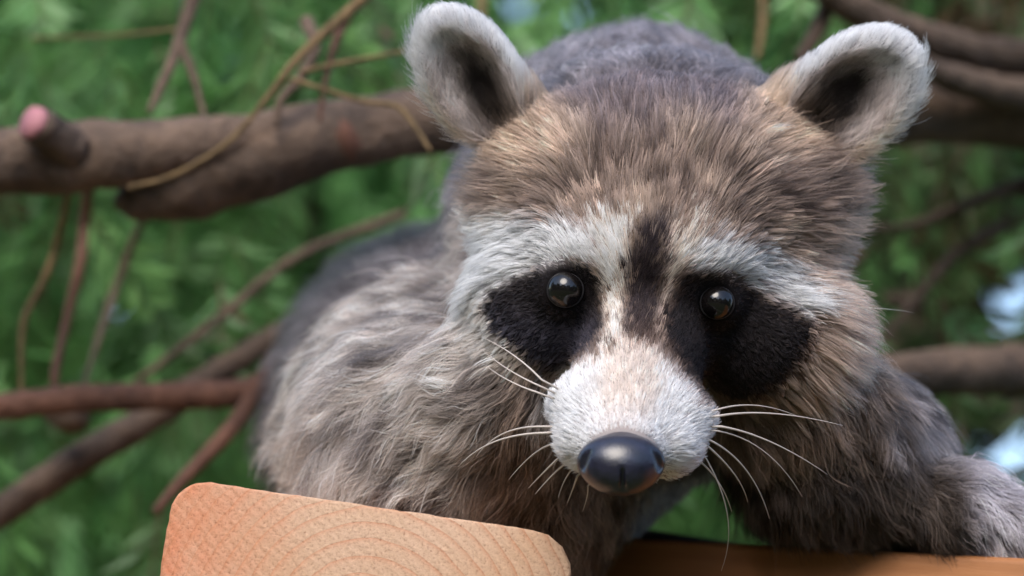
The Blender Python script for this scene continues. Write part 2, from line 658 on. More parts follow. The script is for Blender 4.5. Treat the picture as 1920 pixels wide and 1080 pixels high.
MASK_A = [(915, 545), (971, 519), (1020, 500), (1065, 488), (1108, 496), (1121, 530), (1134, 605), (1104, 652), (1065, 682),
          (1035, 706), (997, 688), (952, 654), (917, 626), (898, 582)]
MASK_B = [(1286, 517), (1346, 513), (1393, 528), (1440, 562), (1496, 588), (1524, 612), (1512, 665), (1474, 712), (1427, 744),
          (1372, 758), (1333, 746), (1299, 704), (1269, 665), (1247, 624), (1252, 580), (1268, 545)]
STRIPE = [(1212, 380), (1258, 380), (1252, 470), (1244, 540), (1238, 600), (1232, 650), (1185, 655), (1172, 610), (1172, 540), (1185, 470)]
BROW_A = [(865, 470), (960, 432), (1050, 420), (1105, 432), (1116, 485), (1060, 482), (1010, 500), (960, 524), (905, 552), (868, 545)]
BROW_B = [(1305, 470), (1360, 452), (1440, 482), (1530, 535), (1570, 570), (1520, 592), (1450, 560), (1390, 522), (1310, 506)]
STRIP_A = [(1105, 400), (1178, 400), (1180, 480), (1168, 560), (1170, 640), (1140, 640), (1128, 560), (1116, 480)]
STRIP_B = [(1258, 415), (1318, 400), (1300, 470), (1276, 540), (1246, 600), (1238, 640), (1228, 600), (1244, 520)]
MUZZ = [(1120, 660), (1060, 688), (1015, 735), (1000, 800), (1040, 872), (1085, 905), (1245, 905), (1305, 880), (1365, 800), (1335, 745),
        (1290, 700), (1240, 655), (1180, 640)]

def mix(a, b, w):
    return a + (np.asarray(b) - a) * w[..., None]

def fur_colour(p, wh, we, wb, wa, lj=0.0):
    px, py = PX(p)
    n1 = noise(p, 26, 1); n2 = noise(p, 70, 2); n3 = noise(p, 11, 3)
    # head
    c = np.broadcast_to(lin(132, 108, 92), p.shape).copy()
    c = mix(c, lin(92, 73, 62), sstep(0.45, 0.7, n1))
    c = mix(c, lin(162, 136, 114), sstep(0.5, 0.8, n2) * 0.6)
    c = mix(c, lin(88, 74, 76), sstep(270, 170, py + 40 * (n2 - 0.5)) * sstep(330, 200, np.abs(px - 1235)) * 0.85)
    cream = sstep(1010, 920, px) * sstep(370, 440, py + 40 * (n2 - .5)) * sstep(760, 640, py)
    c = mix(c, lin(222, 204, 192), cream * 0.9)
    tan = sstep(1490, 1560, px) * sstep(420, 520, py)
    c = mix(c, lin(184, 154, 134), tan * 0.8)
    c = mix(c, lin(170, 140, 114), sstep(120, 40, np.hypot(px - 975, py - 235)) * 0.8)
    c = mix(c, lin(182, 150, 120), sstep(130, 40, np.hypot(px - 1490, py - 190)) * 0.8)
    jig = (n3 - 0.5) * 14 + (n1 - 0.5) * 16 + lj
    c = mix(c, lin(252, 246, 250), sstep(34, -20, poly_sd(px, py, BROW_A) + jig) * 0.95)
    c = mix(c, lin(250, 244, 250), sstep(34, -18, poly_sd(px, py, BROW_B) + jig) * 0.92)
    c = mix(c, lin(238, 218, 202), sstep(18, -12, poly_sd(px, py, STRIP_A) + jig * 1.4) * 0.95)
    c = mix(c, lin(216, 190, 172), sstep(16, -10, poly_sd(px, py, STRIP_B) + jig * 1.4) * 0.9)
    bridge = sstep(560, 660, py)
    dk = mix(np.broadcast_to(lin(54, 43, 46), p.shape).copy(), lin(86, 64, 52), bridge)
    c = mix(c, dk, sstep(18, -14, poly_sd(px, py, STRIPE) + jig * 1.4) * sstep(370, 420, py))
    # muzzle: white pads, tan top
    mz = mix(np.broadcast_to(lin(238, 230, 232), p.shape).copy(), lin(182, 152, 130),
             sstep(140, 30, np.abs(px - 1185 + (py - 700) * 0.1)) * sstep(880, 720, py) * 0.78)
    mz = mix(mz, lin(216, 186, 170), sstep(1240, 1340, px) * sstep(700, 760, py) * 0.35)
    c = mix(c, mz, sstep(16, -10, poly_sd(px, py, MUZZ) + jig))
    dark = mix(np.broadcast_to(lin(34, 28, 30), p.shape).copy(), lin(52, 48, 60), sstep(1160, 1100, px) * sstep(560, 640, py + 60 * (n2 - 0.5)))  # lower left mask has its bluish sheen painted into the fur colour
    c = mix(c, lin(86, 58, 42), sstep(20, 4, poly_sd(px, py, MASK_B) + jig) * 0.8)
    c = mix(c, dark, sstep(16, -14, poly_sd(px, py, MASK_A) + jig * 0.6))
    c = mix(c, dark, sstep(16, -14, poly_sd(px, py, MASK_B) + jig * 0.6))
    # throat
    thr = sstep(60, 170, p[..., 1] + (py - 800) * 1.2) * sstep(700, 780, py) * sstep(-20, 15, poly_sd(px, py, MUZZ))
    c = mix(c, lin(94, 74, 60), thr)
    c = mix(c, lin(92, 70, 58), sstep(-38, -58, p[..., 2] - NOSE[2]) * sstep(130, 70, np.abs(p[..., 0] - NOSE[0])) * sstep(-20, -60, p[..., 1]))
    # ears
    ce = np.broadcast_to(lin(214, 208, 210), p.shape).copy()
    for E in (EAR_A, EAR_B):
        l = E.local(p)
        near = np.linalg.norm(p - E.cen, axis=-1) < E.len * 1.2
        inn = E.inner(l)
        a = l[..., 0] / E.len
        depth_in = sstep(14, -4, inn) * (l[..., 2] < 48)
        sg = 1 if E is EAR_A else -1
        bb = l[..., 1] / E.bw * sg                        # negative towards the head
        q = np.hypot((a + 0.16) / 0.40, (bb - 0.10) / (0.62 if E is EAR_B else 0.5)) + 0.35 * (n1 - 0.5)
        ci = mix(ce, lin(196, 172, 150), sstep(0.1, -0.8, bb) * sstep(0.4, 0.0, a) * 0.85)
        ci = mix(ci, lin(168, 154, 150), depth_in * sstep(0.42, 0.2, a) * 0.8)
        ci = mix(ci, lin(112, 100, 94), depth_in * sstep(1.25, 0.75, q))
        ci = mix(ci, lin(46, 40, 38), depth_in * sstep(0.95, 0.35, q))
        bk = sstep(-6, -30, l[..., 2]) * sstep(0.35, 0.0, a)
        ci = mix(ci, lin(70, 62, 64), bk)
        ci = mix(ci, lin(176, 150, 122), sstep(0.0, -0.42, a) * (1 - depth_in))
        ce = np.where(near[..., None], ci, ce)
    # body and arm
    cb = np.broadcast_to(lin(156, 141, 130), p.shape).copy()
    cb = mix(cb, lin(96, 84, 78), sstep(0.45, 0.75, n2))
    cb = mix(cb, lin(186, 172, 160), sstep(0.55, 0.8, n1))
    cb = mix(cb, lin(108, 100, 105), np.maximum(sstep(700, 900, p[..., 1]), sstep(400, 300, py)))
    cb = mix(cb, lin(100, 80, 66), sstep(820, 960, px) * sstep(660, 780, py) * (p[..., 1] < 3000))
    ca = np.broadcast_to(lin(102, 91, 85), p.shape).copy()
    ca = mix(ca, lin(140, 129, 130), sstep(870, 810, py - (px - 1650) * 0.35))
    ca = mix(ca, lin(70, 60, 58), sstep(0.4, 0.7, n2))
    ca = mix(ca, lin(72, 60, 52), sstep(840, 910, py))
    ca = mix(ca, lin(168, 160, 170), sstep(1790, 1880, px))
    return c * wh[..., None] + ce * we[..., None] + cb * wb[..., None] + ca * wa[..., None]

def region_w(p):
    d = np.stack([sd_head(p), sd_ears(p), sd_body(p), sd_arm(p)], -1)
    d[..., 1] -= 6
    w = np.exp(-np.clip(d - d.min(-1, keepdims=True), 0, 400) / 16)
    return w / w.sum(-1, keepdims=True)

def sd_nose(p):
    q = p - NOSE
    d = d_ell(q, (0, 24, 0), (80, 64, 53))
    d = smin(d, d_ell(q, (0, 10, -18), (56, 52, 38)), 22)
    d = smin(d, d_cone(q, (2, 44, 26), (8, 100, 50), 26, 16), 20)
    for sgn in (-1, 1):
        d = smax(d, -d_cone(q, (sgn * 62, -14, 20), (sgn * 74, -6, -4), 8, 11), 7)
        d = smax(d, -d_cone(q, (sgn * 74, -6, -6), (sgn * 92, 22, -16), 7, 5), 8)
    d = smax(d, -d_cone(q, (1, -42, -12), (2, -20, -66), 3.5, 5), 7)
    return d

def build_raccoon():
    R = root('raccoon', W(C(860, 960, 500)), 'grey-brown masked raccoon with white-rimmed ears leaning over the timber', 'raccoon')
    xs = graded(-620, 1420, -200, 790, 8, 22)
    ys = graded(-460, 4200, -360, 420, 9, 34)
    zs = graded(-900, 620, -390, 530, 8, 24)
    V, Fq = surface_nets(sd_all, xs, ys, zs)
    for _ in range(2):
        g = grad(sd_all, V.astype(np.float32))
        V = V - g * np.clip(sd_all(V.astype(np.float32)), -4, 4)[:, None]
    w = region_w(V.astype(np.float32))
    scol = fur_colour(V.astype(np.float32), w[:, 0], w[:, 1], w[:, 2], w[:, 3]) * 0.45
    scol = mix(scol, lin(40, 32, 32), sstep(150, 100, np.linalg.norm(V - NOSE, axis=1)) * (V[:, 2] < NOSE[2] + 10))
    body = mesh_obj('body', W(V), Fq, m_skin(), R)
    at = body.data.attributes.new('scol', 'FLOAT_COLOR', 'POINT')
    at.data.foreach_set('color', np.concatenate([scol, np.ones((len(V), 1))], 1).astype(np.float32).ravel())

    # ---- fur
    T = np.concatenate([Fq[:, [0, 1, 2]], Fq[:, [0, 2, 3]]])
    A, B, Cc = V[T[:, 0]], V[T[:, 1]], V[T[:, 2]]
    cr3 = np.cross(B - A, Cc - A)
    area = np.linalg.norm(cr3, axis=1) / 2
    cen = (A + B + Cc) / 3
    wc = region_w(cen.astype(np.float32))
    dens = wc @ np.array([1.0, 1.5, 0.62, 0.75])
    pxc, pyc = PX(cen)
    dens *= np.where(cen[:, 1] < -20, 1.7, 1.0)
    dens *= np.where(cen[:, 1] > 1300, 0.16, 1.0)
    nz = nrm(cr3)
    facing = -(nz * nrm(cen + np.array([0, D, 0]))).sum(1)
    dens *= np.where(facing < -0.35, 0.3, 1.0)
    N = int(NHAIR)
    pr = area * dens
    pr = pr / pr.sum()
    ti = rng.choice(len(T), N, p=pr)
    u, v = rng.random(N), rng.random(N)
    f = u + v > 1
    u[f], v[f] = 1 - u[f], 1 - v[f]
    P0 = A[ti] * (1 - u - v)[:, None] + B[ti] * u[:, None] + Cc[ti] * v[:, None]
    P0 = P0.astype(np.float32)
    keep = np.ones(N, bool)
    for e, r in EYES:
        keep &= np.linalg.norm(P0 - e, axis=1) > r * 1.06
    keep &= sd_nose(P0) > 5
    P0 = P0[keep]
    N = len(P0)
    Nn = grad(sd_all, P0)
    w = region_w(P0)
    wh, we, wb, wa = w.T
    px, py = PX(P0)
    # -- combing
    dx = px - (1205 + (555 - py) * 0.084)
    back_of_muzzle = sstep(-90, 60, P0[:, 1])
    src = np.where(True, 860 + (430 - 860) * sstep(50, 210, np.abs(dx)) * back_of_muzzle, 0)
    sx = 1205 + (555 - src) * 0.084
    dirh = np.stack([px - sx, np.full(N, 60.0) + 0.25 * np.hypot(px - sx, py - src), src - py], 1)
    muz = sstep(40, -60, P0[:, 1])
    dirh = nrm(dirh) * (1 - muz[:, None]) + nrm(P0 - NOSE) * muz[:, None]
    dire = np.zeros((N, 3))
    for E in (EAR_A, EAR_B):
        near = np.linalg.norm(P0 - E.cen, axis=1) < E.len * 1.2
        l = E.local(P0)
        de = E.a * 1.0 + E.b * (l[:, 1:2] / E.bw) * 0.7 + E.c * 0.1
        dire[near] = de[near]
    loose = np.zeros(N, bool)
    for E in (EAR_A, EAR_B):
        l = E.local(P0)
        sg = 1 if E is EAR_A else -1
        near = np.linalg.norm(P0 - E.cen, axis=1) < E.len * 1.2
        m = near & (l[:, 1] * sg / E.bw < -0.35) & (l[:, 2] > -10) & (rng.random(N) < 0.35)
        dire[m] = nrm(E.a * 0.8 + E.b * sg * 0.75 + E.c * 0.5 + rng.normal(0, 0.15, (int(m.sum()), 3)))
        loose |= m
    dirb = nrm(P0 - C(1200, 560, 250)) * 0.9 + np.array([0, 0.25, -0.35])
    dirb += np.array([-0.9, 0, 0.12]) * sstep(1000, 780, px)[:, None] * (P0[:, 1] < 1300)[:, None]
    dirb += np.array([0, 0.2, 0.9]) * (sstep(330, 230, py) * sstep(500, 650, P0[:, 1]))[:, None]
    dira = np.array([0.75, -0.1, -0.45]) + nrm(P0 - ARM[1]) * 0.25
    Dr = nrm(dirh) * wh[:, None] + nrm(dire) * we[:, None] + nrm(dirb) * wb[:, None] + nrm(dira) * wa[:, None]
    Dr = Dr - Nn * (Dr * Nn).sum(1, keepdims=True)
    Dr = nrm(Dr)
    wav = np.stack([noise(P0, 55, 11), noise(P0, 55, 12), noise(P0, 55, 13)], 1) - 0.5
    wav2 = np.stack([noise(P0, 160, 14), noise(P0, 160, 15), noise(P0, 160, 16)], 1) - 0.5
    curl = wh * 0.35 + we * 0.2 + wb * 1.0 + wa * 1.0
    Dr = nrm(Dr + (wav * 1.1 + wav2 * 0.7) * curl[:, None] + rng.normal(0, 0.10, (N, 3)))
    # -- length
    fh = sstep(250, 0, py - 180) 
    Lh = 38 + 46 * sstep(480, 300, py) + 78 * sstep(200, 400, np.abs(dx)) * sstep(200, 330, py)
    Lh = Lh * (1 - muz) + 29 * muz
    md = np.minimum(poly_sd(px, py, MASK_A), poly_sd(px, py, MASK_B))
    Lh = np.where(md < 14, 13 + 14 * sstep(-12, 14, md), Lh)
    ed = np.minimum(np.linalg.norm(P0 - EYES[0][0], axis=1) / EYES[0][1], np.linalg.norm(P0 - EYES[1][0], axis=1) / EYES[1][1])
    Lh = Lh * (0.35 + 0.65 * sstep(1.2, 2.0, ed))
    nosed = np.linalg.norm(P0 - NOSE, axis=1)
    Lh = Lh * (0.40 + 0.60 * sstep(8, 60, sd_nose(P0)))
    thr = sstep(820, 880, py) * sstep(-120, 100, P0[:, 1])
    Lh = Lh + 40 * thr
    Le = np.full(N, 22.0)
    for E in (EAR_A, EAR_B):
        la = E.local(P0)[:, 0] / E.len
        near = np.linalg.norm(P0 - E.cen, axis=1) < E.len * 1.2
        inn = sstep(30, 0, E.inner(E.local(P0)))
        Le = np.where(near, 22 + 34 * sstep(-0.05, -0.5, la) + 16 * inn, Le)
    Le = np.where(loose, 62, Le)
    Lb = 105 - 72 * sstep(1060, 1160, px) * sstep(800, 900, py)
    La = (88 - 34 * sstep(920, 980, py)) * sstep(2060, 1900, px) + 14
    L = Lh * wh + Le * we + Lb * wb + La * wa
    L = L * rng.uniform(0.62, 1.2, N) * np.where(rng.random(N) < 0.04, 1.45, 1.0)
    lift = wh * (0.30 + 0.40 * sstep(200, 400, np.abs(dx))) + we * 0.45 + wb * 0.55 + wa * 0.5
    lift = lift * rng.uniform(0.6, 1.5, N)
    d0 = nrm(Dr * np.cos(lift)[:, None] + Nn * np.sin(lift)[:, None])
    K = 7
    t = np.linspace(0, 1, K)
    grav = np.array(-AX_U) * (wb * 0.22 + wa * 0.30 + wh * 0.06)[:, None]
    side = nrm(np.cross(Nn, Dr))
    ph = rng.uniform(0, 6.28, N) * 0.35 + noise(P0, 60, 21) * 12
    guard = (rng.random(N) < 0.12) & ((wb + wa > 0.5) | ((np.abs(dx) > 260) & (py > 300) & (md > 30)))
    amp = (wb * 0.15 + wa * 0.12 + wh * 0.03) * np.where(guard, 1.3, 1.0)
    frq = 4.2 + 1.2 * (wb + wa)
    pts = np.empty((N, K, 3))
    bend = -Nn * (0.22 * L)[:, None]
    for k in range(K):
        s = t[k]
        pts[:, k] = P0 + d0 * (L * s)[:, None] + grav * (L * s * s)[:, None] + bend * s * s + side * (amp * L * np.sin(ph + s * frq) * s)[:, None]
    # -- locks: neighbouring hairs lean together
    cl = np.clip(wh * (0.8 - 0.45 * muz) + we * 0.25 + wb * 0.60 + wa * 0.60, 0, 1)
    gp = wh * 2.4 + we * 1.5 + wb * 0.8 + wa * 0.8
    gi = rng.choice(N, N // 22, replace=False, p=gp / gp.sum())
    kd = kdtree.KDTree(len(gi))
    for j, q in enumerate(P0[gi].tolist()):
        kd.insert(q, j)
    kd.balance()
    own = np.array([kd.find(q)[1] for q in P0.tolist()])
    G = pts[gi[own]]
    lockrand = rng.uniform(0.6, 1.25, len(gi))[own]
    dist = np.linalg.norm(P0 - P0[gi[own]], axis=1)
    cl = cl * sstep(75, 35, dist) * np.clip(lockrand, 0, 1) * np.where(guard, 0.3, 1)
    for k in range(K):
        s = t[k]
        wk = (cl * s ** 1.3)[:, None]
        Lr = np.minimum(1.0, L / np.maximum(L[gi[own]], 1))[:, None]
        base = P0[gi[own]]
        tgt = base + (G[:, k] - base) * Lr
        pts[:, k] = pts[:, k] * (1 - wk) + tgt * wk
    # -- colour along each hair
    pe = (pts[:, 3] * 0.6 + pts[:, 5] * 0.4).astype(np.float32)
    c = fur_colour(pe, wh, we, wb, wa, rng.normal(0, 9, len(gi))[own] + rng.normal(0, 5, N))
    lum = c.mean(1)
    c = lum[:, None] + (c - lum[:, None]) * 0.72
    c = c * (1 + 0.65 * sstep(0.02, 0.10, lum))[:, None]
    c = np.where(c > 0.6, 0.6 + 0.34 * np.tanh((c - 0.6) / 0.34), c)
    lightlock = np.exp(rng.normal(0, 0.36, len(gi)))[own]
    lightlock = 1 + (lightlock - 1) * (1 - 0.55 * muz) * (1 - 0.6 * we)
    c = c * lightlock[:, None] * rng.uniform(0.8, 1.2, N)[:, None]
    c = c * np.where(guard, np.where(wb + wa > 0.5, 1.7, 1.25), np.where(wb + wa > 0.5, 0.82, 1.0))[:, None]
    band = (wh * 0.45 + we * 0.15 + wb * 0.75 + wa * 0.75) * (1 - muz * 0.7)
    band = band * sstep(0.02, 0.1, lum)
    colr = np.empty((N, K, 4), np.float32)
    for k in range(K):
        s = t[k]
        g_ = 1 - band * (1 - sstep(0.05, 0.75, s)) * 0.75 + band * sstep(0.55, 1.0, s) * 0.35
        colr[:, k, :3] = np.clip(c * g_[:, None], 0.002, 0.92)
        colr[:, k, 3] = 1
    rad = (wh * (0.80 - 0.15 * muz) + we * 0.72 + wb * 0.84 + wa * 0.84) * rng.uniform(0.6, 1.15, N)
    radp = rad[:, None] * (1 - 0.82 * t[None, :] ** 1.5) * S
    cur = bpy.data.hair_curves.new('fur')
    cur.add_curves([K] * N)
    base = np.array(R['base'])
    cur.attributes['position'].data.foreach_set('vector', (W(pts.reshape(-1, 3)) - base).astype(np.float32).ravel())
    ra = cur.attributes.get('radius') or cur.attributes.new('radius', 'FLOAT', 'POINT')
    ra.data.foreach_set('value', radp.astype(np.float32).ravel())
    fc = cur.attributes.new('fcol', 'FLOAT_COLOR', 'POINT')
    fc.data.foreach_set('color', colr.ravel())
    cur.materials.append(m_fur())
    fo = bpy.data.objects.new('fur', cur)
    col.objects.link(fo)
    fo.parent = R
    fo['kind'] = 'stuff'

    # ---- eyes
    em = NT('eye_dark')
    em.principled((0.006, 0.005, 0.005), 0.13, Specular_IOR_Level=0.55)
    lm = m_simple('eyelid_skin', lin(26, 23, 26), 0.5)
    for e, r in EYES:
        nu, nv = 40, 24
        a, b = np.meshgrid(np.arange(nu) / nu * 2 * math.pi, np.linspace(0, math.pi, nv), indexing='ij')
        bul = np.stack([np.sin(b) * np.cos(a), -np.cos(b) * 1.0, np.sin(b) * np.sin(a)], -1)
        bul[..., 1] -= 0.10 * np.clip(-bul[..., 1], 0, 1) ** 3
        v = (e + bul * r).reshape(-1, 3)
        i, j = np.meshgrid(np.arange(nu), np.arange(nv - 1), indexing='ij')
        i, j = i.ravel(), j.ravel()
        q = np.stack([i * nv + j, i * nv + j + 1, ((i + 1) % nu) * nv + j + 1, ((i + 1) % nu) * nv + j], 1)
        eye = mesh_obj('eye', W(v), q, em.mat, R)
        # lid rim
        na, nb = 44, 8
        a, b = np.meshgrid(np.arange(na) / na * 2 * math.pi, np.arange(nb) / nb * 2 * math.pi, indexing='ij')
        tr = r * (0.05 + 0.03 * np.sin(-a))
        rr = r * (0.90 - 0.04 * np.sin(a) ** 2) + tr * np.cos(b)
        v = np.stack([rr * np.cos(a), -r * 0.46 - 0.04 * r * np.sin(a) + tr * np.sin(b), rr * np.sin(a) * 0.98], -1) + e
        i, j = np.meshgrid(np.arange(na), np.arange(nb), indexing='ij')
        i, j = i.ravel(), j.ravel()
        q = np.stack([i * nb + j, i * nb + (j + 1) % nb, ((i + 1) % na) * nb + (j + 1) % nb, ((i + 1) % na) * nb + j], 1)
        mesh_obj('eyelid', W(v.reshape(-1, 3)), q, lm, eye).parent = eye
    # ---- nose
    g = np.arange(-100, 101, 4.0).astype(np.float32)
    V2, F2 = surface_nets(sd_nose, g + np.float32(NOSE[0]), np.arange(-60, 130, 4.0).astype(np.float32) + np.float32(NOSE[1]), g + np.float32(NOSE[2]))
    mesh_obj('nose', W(V2), F2, m_nose(), R)
    # ---- whiskers
    wm = NT('whisker')
    wm.principled((0.52, 0.46, 0.42), 0.4)
    WH = [[(1015, 712), (960, 668), (895, 640)], [(1008, 722), (950, 690), (900, 650)], [(1005, 735), (955, 715), (915, 690)],
          [(1016, 800), (940, 812), (880, 852)], [(1022, 812), (930, 830), (872, 880)], [(1040, 832), (1000, 850), (955, 892)],
          [(1052, 855), (1025, 885), (1003, 920)], [(1062, 868), (1038, 895), (1012, 940)], [(1072, 880), (1055, 905), (1040, 935)],
          [(1082, 893), (1075, 915), (1066, 940)], [(1102, 912), (1100, 930), (1090, 955)],
          [(1345, 768), (1420, 752), (1500, 752)], [(1348, 780), (1450, 775), (1570, 795)], [(1352, 800), (1450, 830), (1560, 890)],
          [(1345, 808), (1430, 850), (1490, 940)], [(1330, 825), (1400, 880), (1445, 965)], [(1325, 835), (1380, 890), (1410, 940)],
          [(1300, 855), (1345, 900), (1372, 955)], [(1316, 846), (1372, 940), (1372, 1000), (1340, 1058)]]
    for pl in WH:
        side = -1 if pl[0][0] < 1180 else 1
        m = len(pl)
        y0, y1 = -150, (-60 if side < 0 else -20)
        ctl = np.array([C(x, y, y0 + (y1 - y0) * i / (m - 1)) for i, (x, y) in enumerate(pl)])
        ts = np.linspace(0, 1, 14)
        if m == 3:
            mid = 2 * ctl[1] - 0.5 * (ctl[0] + ctl[2])
            path = np.array([(1 - s) ** 2 * ctl[0] + 2 * s * (1 - s) * mid + s * s * ctl[2] for s in ts])
        else:
            path = np.array([(1 - s) ** 3 * ctl[0] + 3 * s * (1 - s) ** 2 * ctl[1] + 3 * s * s * (1 - s) * ctl[2] + s ** 3 * ctl[3] for s in ts])
        path = np.concatenate([[path[0] + (C(1178, 800, -110) - path[0]) * 0.28], path])
        rr = np.linspace(2.2, 0.5, len(path)) * rng.uniform(0.7, 1.15)
        path = path + np.linspace(0, 1, len(path))[:, None] ** 2 * rng.normal(0, 9, 3)
        vv, ff = tube(path, rr, 6)
        mesh_obj('whisker', W(vv), ff, wm.mat, R)
    return R

def tube(path, rad, n=10, jitter=0.0, seed=0, cap=True):
    path = np.asarray(path, float)
    tg = nrm(np.gradient(path, axis=0))
    ref = np.array([0.3, 1, 0.2])
    u = nrm(np.cross(tg, ref)); v = np.cross(tg, u)
    a = np.arange(n) / n * 2 * math.pi
    ring = np.cos(a)[None, :, None] * u[:, None] + np.sin(a)[None, :, None] * v[:, None]
    r = np.asarray(rad, float)[:, None, None]
    if jitter:
        pp = path[:, None] + ring * r
        r = r * (1 + jitter * (noise(pp, np.mean(rad) * 0.9, seed) - 0.5) * 2 + jitter * 0.5 * (noise(pp, np.mean(rad) * 0.35, seed + 1) - 0.5) * 2)[..., None]
    V = (path[:, None] + ring * r).reshape(-1, 3)
    F = []
    m = len(path)
    for i in range(m - 1):
        for j in range(n):
            F.append((i * n + j, i * n + (j + 1) % n, (i + 1) * n + (j + 1) % n, (i + 1) * n + j))
    if cap:
        F.append(tuple(range(n - 1, -1, -1)))
        F.append(tuple((m - 1) * n + j for j in range(n)))
    return V, F

NHAIR = 390000
raccoon = build_raccoon()

# ------------------------------------------------------------------ the trees behind
def spline(pts, n):
    P = np.asarray(pts, float)
    P = np.concatenate([[2 * P[0] - P[1]], P, [2 * P[-1] - P[-2]]])
    out = []
    m = len(P) - 3
    for s in np.linspace(0, m - 1e-6, n):
        i = int(s); t = s - i
        a, b, c, d = P[i:i + 4]
        out.append(0.5 * ((2 * b) + (-a + c) * t + (2 * a - 5 * b + 4 * c - d) * t * t + (-a + 3 * b - 3 * c + d) * t ** 3))
    return np.array(out)

def limb(name, ctl, mat, parent, n=40, seg=14, jitter=0.08, seed=0):
    # ctl: (photo x, photo y, depth, radius in photo pixels)
    pts = [C(x, y, d) for x, y, d, r in ctl]
    rad = [r * (D + d) / D for x, y, d, r in ctl]
    path = spline(np.concatenate([np.array(pts), np.array(rad)[:, None]], 1), n)
    v, f = tube(path[:, :3], np.maximum(path[:, 3], 0.4), seg, jitter, seed)
    return mesh_obj(name, W(v), f, mat, parent)

SKY_GAPS = [(1895, 545, 52), (1885, 600, 38), (1895, 828, 64), (1855, 850, 38), (1095, 8, 42), (968, 0, 34), (645, 416, 30), (655, 335, 20),
            (222, 560, 22), (1925, 510, 48), (60, 735, 14), (510, 690, 18)]

def sprays(n, lo, hi, size, seed, nl=34, keep=None, droop=1.0, tintfn=None, leaf=(0.16, 0.05)):
    # flat drooping conifer sprays: a thin axis with leaflets on both sides
    r = np.random.default_rng(seed)
    y = lo[2] + (hi[2] - lo[2]) * r.random(n)
    k = (D + y) / D
    px = lo[0] + (hi[0] - lo[0]) * r.random(n)
    py = lo[1] + (hi[1] - lo[1]) * r.random(n)
    O = np.stack([(px - 960) * k, y, (540 - py) * k], 1)
    if keep is not None:
        m = keep(px, py, y, r)
        O, y, px, py = O[m], y[m], px[m], py[m]
        n = len(O)
    az = r.uniform(0, 2 * math.pi, n)
    ax = nrm(np.stack([np.cos(az) * 0.75, np.sin(az) * 0.5, -droop * r.uniform(0.2, 1.3, n)], 1))
    sz = size * r.uniform(0.6, 1.35, n)
    nor = nrm(np.cross(ax, r.normal(size=(n, 3))))
    sd = np.cross(ax, nor)
    s = np.linspace(0.04, 1, nl)
    sgn = np.where(np.arange(nl) % 2, 1, -1)
    env = np.sin(np.pi * np.clip(s * 0.85 + 0.1, 0, 1)) ** 0.7
    base = O[:, None] + ax[:, None] * (sz[:, None, None] * s[None, :, None])
    base = base + np.array([0, 0, -0.12]) * (s ** 2)[None, :, None] * sz[:, None, None]
    dirl = nrm(ax[:, None] * 0.75 + sd[:, None] * sgn[None, :, None] * 0.8 + r.normal(0, 0.18, (n, nl, 3)))
    ll = sz[:, None] * leaf[0] * 2.2 * env[None] * r.uniform(0.7, 1.2, (n, nl))
    wl = sz[:, None] * leaf[1] * r.uniform(0.7, 1.3, (n, nl))
    wd = nrm(np.cross(dirl, nor[:, None] + r.normal(0, 0.35, (n, nl, 3))))
    pk = D / (D + base[..., 1])
    bx, by = 960 + base[..., 0] * pk, 540 - base[..., 2] * pk
    gapm = np.ones((n, nl), bool)
    for gx, gy, gr in SKY_GAPS:
        gapm &= np.hypot(bx - gx, by - gy) > gr * (1.25 + 0.35 * r.normal(size=(n, nl)))
    ll = ll * gapm; wl = wl * gapm
    tip = base + dirl * ll[..., None]
    mid = base + dirl * (ll * 0.5)[..., None]
    V = np.stack([base, mid + wd * wl[..., None], tip, mid - wd * wl[..., None]], 2).reshape(-1, 3)
    V = V.reshape(-1, 4, 3)[gapm.ravel()].reshape(-1, 3)
    Fc = np.arange(len(V)).reshape(-1, 4)
    tint = np.clip(0.5 + 0.20 * r.normal(size=(n, 1)) + 0.08 * r.normal(size=(n, nl)), 0, 1)
    if tintfn is not None:
        tint = np.clip(tintfn(px, py, y, r)[:, None] + 0.07 * r.normal(size=(n, nl)), 0, 1)
    tv = np.repeat(tint.reshape(-1)[gapm.ravel()], 4)
    # spray axis
    w_ = nrm(np.cross(ax, nor + 0.01)) * (sz * 0.012)[:, None]
    e = O + ax * sz[:, None] + np.array([0, 0, -0.1]) * sz[:, None]
    V2 = np.stack([O - w_, O + w_, e + w_ * 0.3, e - w_ * 0.3], 1).reshape(-1, 3)
    V2 = V2.reshape(-1, 4, 3)[gapm.all(1)].reshape(-1, 3)
    F2 = np.arange(len(V2)).reshape(-1, 4) + len(V)
    return np.concatenate([V, V2]), np.concatenate([Fc, F2]), np.concatenate([tv, np.zeros(len(V2))])

def crown(parts, mat, parent):
    Vs, Fs, Ts, o = [], [], [], 0
    for v, f, t in parts:
        Vs.append(v); Fs.append(f + o); Ts.append(t); o += len(v)
    V = W(np.concatenate(Vs)); F = np.concatenate(Fs); T = np.concatenate(Ts)
    base = np.array(parent['base'])
    me = bpy.data.meshes.new('crown')
    me.vertices.add(len(V)); me.vertices.foreach_set('co', (V - base).astype(np.float32).ravel())
    me.loops.add(F.size); me.loops.foreach_set('vertex_index', F.astype(np.int32).ravel())
    me.polygons.add(len(F))
    me.polygons.foreach_set('loop_start', np.arange(0, F.size, 4).astype(np.int32))
    me.update(calc_edges=True)
    a = me.attributes.new('tint', 'FLOAT', 'POINT')
    a.data.foreach_set('value', T.astype(np.float32))
    me.materials.append(mat)
    ob = bpy.data.objects.new('crown', me)
    col.objects.link(ob)
    ob.parent = parent
    ob['kind'] = 'stuff'
    return ob

